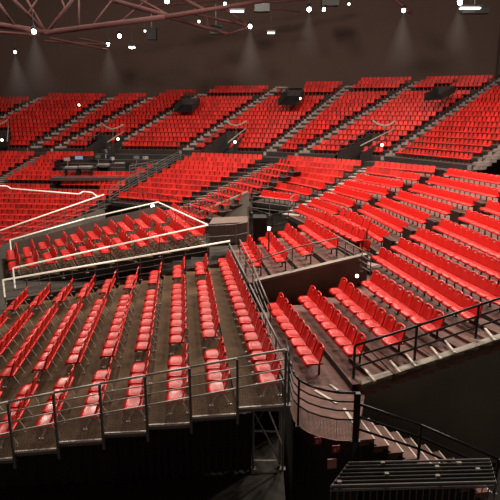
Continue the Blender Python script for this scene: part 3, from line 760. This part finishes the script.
def monitor(px, py, label):
    p = at(px, py, 6.0); t = thing('monitor', p, label, 'monitor', 'monitors on the far control deck')
    mb = MB(); mb.box(p+Z*1.25, (.9, .08, .55)); ca = mb.build('casing', M['black'], t)
    mb = MB(); mb.box(p+Z*1.25+Vector((0, -.045, 0)), (.8, .01, .45)); mb.build('screen', M['screen'], ca)
    mb = MB(); mb.bar(p, p+Z*1.0, .05); mb.box(p+Z*.02, (.5, .4, .04)); mb.build('stand', M['black'], t)
def chair(px, py, label):
    p = at(px, py, 6.0); t = thing('office_chair', p, label, 'chair', 'black chairs on the far control deck')
    mb = MB(); mb.box(p+Z*.5, (.5, .5, .1)); mb.build('seat', M['black'], t)
    mb = MB(); mb.box(p+Vector((0, .25, .85)), (.5, .1, .6)); mb.build('backrest', M['black'], t)
    mb = MB(); mb.bar(p, p+Z*.5, .05); mb.box(p+Z*.04, (.6, .1, .05)); mb.box(p+Z*.04, (.1, .6, .05)); mb.build('base', M['steel'], t)
def case(px, py, s, label, m='equip'):
    p = at(px, py, 6.0); t = thing('flight_case', p, label, 'case', 'equipment cases on the far control deck')
    mb = MB(); mb.box(p+Z*s[2]/2, s); mb.build('body', M[m], t); mb = MB(); mb.box(p+Z*s[2]*.8, (s[0]*1.03, s[1]*1.03, .06)); mb.build('lid_trim', M['equipL'], t)
desk(72, 176, 2.0, 'light grey control desk at the left end of the far deck'); desk(86, 175.5, 2.2, 'second grey control desk from the left on the far deck')
desk(104, 173, 2.0, 'control desk at the front centre of the far deck'); desk(120, 171.5, 1.8, 'control desk at the right end of the far deck'); desk(96, 168, 1.6, 'control desk in the back line of the far deck')
monitor(80, 170, 'monitor behind the left control desks'); monitor(110, 168, 'monitor above the central control desk'); monitor(140, 166, 'monitor with blue-white face at right of the far deck')
chair(57, 173, 'black chair at the left tip of the far control deck'); chair(64, 169, 'black chair behind the left tip of the far control deck'); chair(92, 171, 'black chair between the control desks')
chair(128, 175, 'black chair at the right front of the far control deck')
case(102, 165, (1.4, .8, .9), 'low grey case at the back of the far control deck'); case(118, 165, (1.1, .8, 1.2), 'tall grey case at the back of the far control deck', 'wallG')
case(132, 169, (1.2, .8, .7), 'small case near the right end of the far deck'); case(150, 166, (1.6, .8, .8), 'wide case at the far right of the deck', 'black')
for q_, (px, py) in enumerate([(68, 172), (76, 168), (99, 171), (113, 171), (126, 167), (137, 172), (146, 170), (158, 165)]):
    p = at(px, py, 6.0); t = thing('equipment_stand', p, 'thin dark stand with grey box, %s from left on the far control deck' % ORD[q_], 'stand', 'equipment stands on the far control deck')
    mb = MB(); mb.bar(p, p+Z*(1.2+.1*(q_ % 3)), .05, 6); mb.build('pole', M['steel'], t)
    mb = MB(); mb.box(p+Z*(1.25+.1*(q_ % 3)), (.55, .3, .3), q_*.7); mb.build('head_box', M['equipL' if q_ % 3 == 0 else 'equip'], t)
    mb = MB(); mb.bar(p+Vector((-.4, 0, 0)), p+Z*.5, .04, 5); mb.bar(p+Vector((.4, 0, 0)), p+Z*.5, .04, 5); mb.build('tripod', M['steel'], t)
guard('dark_railing', 'dark railing along the back of the far control deck', [TD[3], TD[2]], 1.1, 3, 1.2, 'steel', r=.03)
guard('dark_railing', 'dark railing along the right end of the far control deck', [TD[1], TD[2]], 1.1, 3, 1.2, 'steel', r=.03)

# ------------------------------------------------------------------ backs: wall, ceiling, trusses, lamps
base = [sp(sp.k+2.0) for sp in US]; base = [base[0]+Vector((-30, 6, 0))]+base+[base[-1]+Vector((25, -22, 0))]
mb = MB()
for a, b_ in zip(base, base[1:]):
    mb.quad(Vector((a.x, a.y, 3)), Vector((b_.x, b_.y, 3)), Vector((b_.x, b_.y, 40)), Vector((a.x, a.y, 40)))
struct('wall_back', mb, M['wallB'])
# deck behind the top row
mb = MB()
for i, (a, b_) in enumerate(zip(US, US[1:])):
    n = UN[i]; p, q = a(n-.5), b_(n-.5); r, s = base[i+2], base[i+1]; z = a(n-1).z
    P = [Vector((v.x, v.y, z)) for v in (p, q, r, s)]; mb.quad(*P)
struct('top_landing', mb, M['terrR'])
# ribbed curtain at right
mb = MB(); a, b_ = base[-3]+Vector((-2.5, -1.0, 0)), base[-2]+Vector((0, -1.0, 0)); n = 90; pts = []
for i in range(n+1):
    p = lerp(a, b_, i/n)+Vector((0, -.28*abs(math.sin(i*.85)), 0)); pts.append(p)
for p, q in zip(pts, pts[1:]): mb.quad(Vector((p.x, p.y, a.z-.5)), Vector((q.x, q.y, a.z-.5)), Vector((q.x, q.y, 40)), Vector((p.x, p.y, 40)))
tag(mb.build('wall_drape', mat('brown_drape', (.05, .036, .032), .85, noise=.2, scale=.5)), 'tall dark pleated drape hanging on the back wall at right', 'curtain')
mb = MB(); mb.box((0, 30, 33), (170, 150, .3)); struct('ceiling', mb, M['ceil'])
def truss(name, label, segs_, parts='chord'):
    p0 = deep(*segs_[0][0]); t = thing(name, p0, label, 'truss', 'red roof trusses')
    for (a, b_, r) in segs_:
        mb = MB(); mb.bar(deep(*a), deep(*b_), r*.68, 8); mb.build(parts if r > .2 else 'brace', M['beam'], t, smooth=True)
zt2 = 48
truss('roof_truss', 'heavy red roof truss at top left above the leftmost bright lamp', [((-20, 22, 46), (45, 32, 48), .34), ((-20, 31, 46), (40, 35, 48), .18), ((10, -4, 46), (45, 31, 48), .2), ((-5, -2, 46), (15, 26, 47), .19),
      ((24, -5, 50), (45, 31, 48), .16), ((74, -2, 48), (47, 32, 48), .2), ((40, -5, 50), (28, 14, 48), .12), ((62, 0, 50), (66, 12, 49), .12)])
truss('roof_truss', 'long red roof truss running right from the leftmost bright lamp', [((44, 33, 48), (165, 17, 50), .34), ((165, 17, 50), (262, 1, 54), .3), ((79, -4, 50), (79, 28, 49), .13), ((98, -4, 52), (165, 15, 50), .3),
      ((112, 0, 51), (92, 26, 49), .13), ((135, -3, 52), (170, 16, 50), .17), ((180, -3, 53), (206, 11, 52), .25), ((120, 22, 50), (150, -3, 52), .12)])
truss('roof_truss', 'thin red roof beam crossing above the second lamp from left', [((45, 41, 54), (110, 45, 56), .14), ((50, 38, 54), (108, 50, 56), .14), ((78, 38, 55), (108, 44, 56), .12)])
truss('roof_truss', 'short red truss in the upper middle near the brightest central lamp', [((172, 18, 56), (228, 34, 56), .26), ((190, 13, 56), (250, 26, 56), .2), ((206, 12, 56), (208, 28, 56), .14), ((222, 8, 56), (250, 26, 56), .16), ((228, 34, 56), (250, 27, 56), .14), ((170, 20, 56), (205, 5, 56), .14)])
truss('roof_truss', 'small red beam at the top right beside a lamp', [((388, -6, 56), (412, 13, 56), .26), ((398, -6, 56), (408, 8, 56), .12)])
truss('roof_truss', 'dim red beam along the top centre', [((200, 8, 60), (345, -4, 62), .16), ((250, 6, 60), (300, 12, 62), .12), ((130, 8, 58), (240, -2, 60), .16)])
G3 = 'bright ceiling lamps'
HZ = None
def haze_mat():
    m = bpy.data.materials.new('lamp_haze'); m.use_nodes = True; nt = m.node_tree; nt.nodes.clear()
    o = nt.nodes.new('ShaderNodeOutputMaterial'); e = nt.nodes.new('ShaderNodeEmission'); e.inputs['Color'].default_value = (1, .86, .76, 1)
    tc = nt.nodes.new('ShaderNodeTexCoord'); s = nt.nodes.new('ShaderNodeSeparateXYZ'); nt.links.new(tc.outputs['Generated'], s.inputs[0])
    # fades down the cone and toward its rim
    p = nt.nodes.new('ShaderNodeMath'); p.operation = 'POWER'; p.inputs[1].default_value = 3.2; nt.links.new(s.outputs['Z'], p.inputs[0])
    def c(ax):
        a = nt.nodes.new('ShaderNodeMath'); a.operation = 'SUBTRACT'; a.inputs[1].default_value = .5; nt.links.new(s.outputs[ax], a.inputs[0])
        q = nt.nodes.new('ShaderNodeMath'); q.operation = 'POWER'; q.inputs[1].default_value = 2; nt.links.new(a.outputs[0], q.inputs[0]); return q
    ad = nt.nodes.new('ShaderNodeMath'); ad.operation = 'ADD'; nt.links.new(c('X').outputs[0], ad.inputs[0]); nt.links.new(c('Y').outputs[0], ad.inputs[1])
    sq = nt.nodes.new('ShaderNodeMath'); sq.operation = 'SQRT'; nt.links.new(ad.outputs[0], sq.inputs[0])
    w = nt.nodes.new('ShaderNodeMath'); w.operation = 'SUBTRACT'; w.inputs[0].default_value = 1.05; nt.links.new(s.outputs['Z'], w.inputs[1])
    dv = nt.nodes.new('ShaderNodeMath'); dv.operation = 'DIVIDE'; nt.links.new(sq.outputs[0], dv.inputs[0]); nt.links.new(w.outputs[0], dv.inputs[1])
    mr = nt.nodes.new('ShaderNodeMapRange'); mr.inputs['From Min'].default_value = 0; mr.inputs['From Max'].default_value = .5; mr.inputs['To Min'].default_value = 1; mr.inputs['To Max'].default_value = 0
    nt.links.new(dv.outputs[0], mr.inputs['Value'])
    mu = nt.nodes.new('ShaderNodeMath'); mu.operation = 'MULTIPLY'; nt.links.new(p.outputs[0], mu.inputs[0]); nt.links.new(mr.outputs[0], mu.inputs[1])
    mm = nt.nodes.new('ShaderNodeMath'); mm.operation = 'MULTIPLY'; mm.inputs[1].default_value = .10; nt.links.new(mu.outputs[0], mm.inputs[0])
    nt.links.new(mm.outputs[0], e.inputs['Strength']); nt.links.new(e.outputs[0], o.inputs['Volume']); return m
HZ = haze_mat()
for px, py, z, r, m, hz, l in ((34, 31.5, 47, .26, 'lamp', 7, 'brightest hanging lamp at upper left where the red trusses meet'),
    (108, 44.5, 56, .24, 'lamp', 6, 'bright hanging lamp right of the long truss, above the left stands'), (119.5, 36, 58, .26, 'lamp', 0, 'bright lamp just up and right of the second hanging lamp'),
    (15, 52, 60, .22, 'lampdim', 7, 'dim lamp under the heavy truss at far left'), (167, 1, 50, .30, 'lamp', 0, 'bright lamp at the top edge on the long red truss'),
    (225, 4, 54, .20, 'lamp', 0, 'small bright lamp at the top edge left of centre'), (199, 21.5, 56, .18, 'lampdim', 0, 'small dim lamp beneath the short middle truss'),
    (250, 26.5, 56, .27, 'lamp', 8, 'bright central hanging lamp with a haze cone'), (309, 9.5, 58, .3, 'lamp', 6, 'pair lamp at top centre, left one'), (324, 9.5, 60, .24, 'lamp', 0, 'pair lamp at top centre, right one'),
    (349, 4, 60, .18, 'lampdim', 0, 'small faint lamp at the top between centre and right'), (403.5, 10.5, 56, .26, 'lamp', 8, 'bright lamp at the end of the small red beam at right'),
    (460, 2.5, 50, .30, 'lamp', 7, 'bright lamp at the top right corner area'), (132, 48, 60, .14, 'lampdim', 0, 'faint small lamp right of the second hanging lamp'), (145, 31, 58, .15, 'lampdim', 0, 'faint small lamp below the long truss')):
    p = fixture(px, py, z, l, r*.72, m, G3, hang=1.2, name='ceiling_lamp')
    if hz:
        mb = MB(); mb.lathe(p-Z*(hz+.3), [(hz*.42, 0), (.12, hz)], 16)
        tag(mb.build('light_haze', HZ), 'soft haze cone glowing under: '+' '.join(l.split()[:9]), 'haze', kind='stuff')
# long lit reflector panels
for px, py, z, w, l in ((237, 11.5, 58, 2.0, 'long lit reflector bar left of centre at the ceiling'), (271, 33, 60, 1.1, 'short lit reflector bar right of the central lamp'), (470, 8.5, 52, 2.6, 'bright angled reflector bar at the top right'), (132, 47.5, 60, .9, 'short lit reflector bar at left')):
    p = deep(px, py, z); t = thing('reflector_bar', p, l, 'lamp', 'reflector bars under the roof')
    mb = MB(); mb.box(p, (w*.7, .5, .09)); mb.build('reflector', M['lampdim'] if w < 2.5 else M['lampdim'], t)
    mb = MB(); mb.box(p+Z*.2, (w*.85, .7, .14)); mb.bar(p+Z*.2, p+Z*1.6, .04); mb.build('housing', M['black'], t)
# dark speaker and rigging boxes
for i, (px, py, z, s, l) in enumerate(((262, 8, 60, (1.6, 1, .8), 'dark rigging box hanging at the top centre'), (330, 3, 60, (1.8, 1, .6), 'dark rigging box between the top centre lamps'),
                      (152, 34, 60, (1.0, .8, 1.2), 'dark hanging speaker below the long truss'), (474, 11, 53, (2.6, 1, .5), 'dark lamp bracket at the top right'), (216, 30, 58, (1.2, .8, .8), 'dark hanging box beneath the short middle truss'))):
    p = deep(px, py, z); t = thing('rigging_box', p, l, 'box', 'dark boxes rigged under the roof')
    mb = MB(); mb.box(p, s); mb.build('body', M['black'], t); mb = MB(); mb.bar(p+Z*s[2]/2, p+Z*2.5, .04); mb.build('hanger', M['steel'], t)

# ------------------------------------------------------------------ emit bowl seats: nearest 300 as things, the rest as one object
vis = []
for b_ in bowl:
    x, y, z = proj(b_[0]+Z*.5)
    if -4 < x < 504 and y < 470 and b_[3]: vis.append(b_)
vis.sort(key=lambda q: q[4]); pick = vis[:300]; ids = set(id(q) for q in pick)
for q in pick: put_seat('bowl', 'arena_seat', q[0], q[1], q[2], q[3], 'red seats in the right bowl')
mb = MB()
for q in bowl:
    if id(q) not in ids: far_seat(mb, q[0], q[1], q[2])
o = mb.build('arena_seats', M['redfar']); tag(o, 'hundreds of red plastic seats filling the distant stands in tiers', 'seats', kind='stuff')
print('BOWL', len(bowl), 'things', len(pick))

# ------------------------------------------------------------------ light
def area(loc, tgt, size, power, col=(1, .9, .8), sy=None):
    l = bpy.data.lights.new('area', 'AREA'); l.energy = power; l.color = col; l.shape = 'RECTANGLE'; l.size = size; l.size_y = sy or size
    o = bpy.data.objects.new('unseen_area_light', l); COL.objects.link(o); o.location = loc
    o.rotation_euler = (Vector(tgt)-Vector(loc)).to_track_quat('-Z', 'Y').to_euler(); return o
for x, y, z, tx, ty, pw, sz in ((-24, 44, 27, -18, 62, 2500, 3), (0, 40, 27, 0, 60, 4800, 3), (20, 34, 26, 20, 52, 4400, 3), (12, 34, 25, 9, 33, 3600, 2), (20, 32, 24, 8, 22, 2600, 2),
                              (-3, 30, 24, -2, 19, 3400, 2), (5, 26, 22, 3, 17, 1800, 2), (-14, 36, 24, -9, 32, 1900, 2)):
    area((x, y, z), (tx, ty, 5), sz, pw, (1, .87, .74))
area((0, 55, 27), (0, 20, 4), 46, 5200, (1, .87, .74), .7)  # added unseen strip light, draws highlight streaks on the seat cushions
w = bpy.data.worlds.new('World'); bpy.context.scene.world = w; w.use_nodes = True
w.node_tree.nodes['Background'].inputs['Color'].default_value = (.6, .42, .33, 1); w.node_tree.nodes['Background'].inputs['Strength'].default_value = .35

cam = bpy.data.cameras.new('Camera'); co = bpy.data.objects.new('Camera', cam); COL.objects.link(co)
cam.sensor_fit = 'HORIZONTAL'; cam.sensor_width = 36; cam.lens = 36*F/500; cam.clip_end = 500
co.location = EYE; co.rotation_euler = (math.pi/2-PITCH, 0, 0)
bpy.context.scene.camera = co
sc0 = bpy.context.scene; sc0.view_settings.view_transform = 'Standard'; sc0.view_settings.look = 'None'; sc0.view_settings.exposure = 0
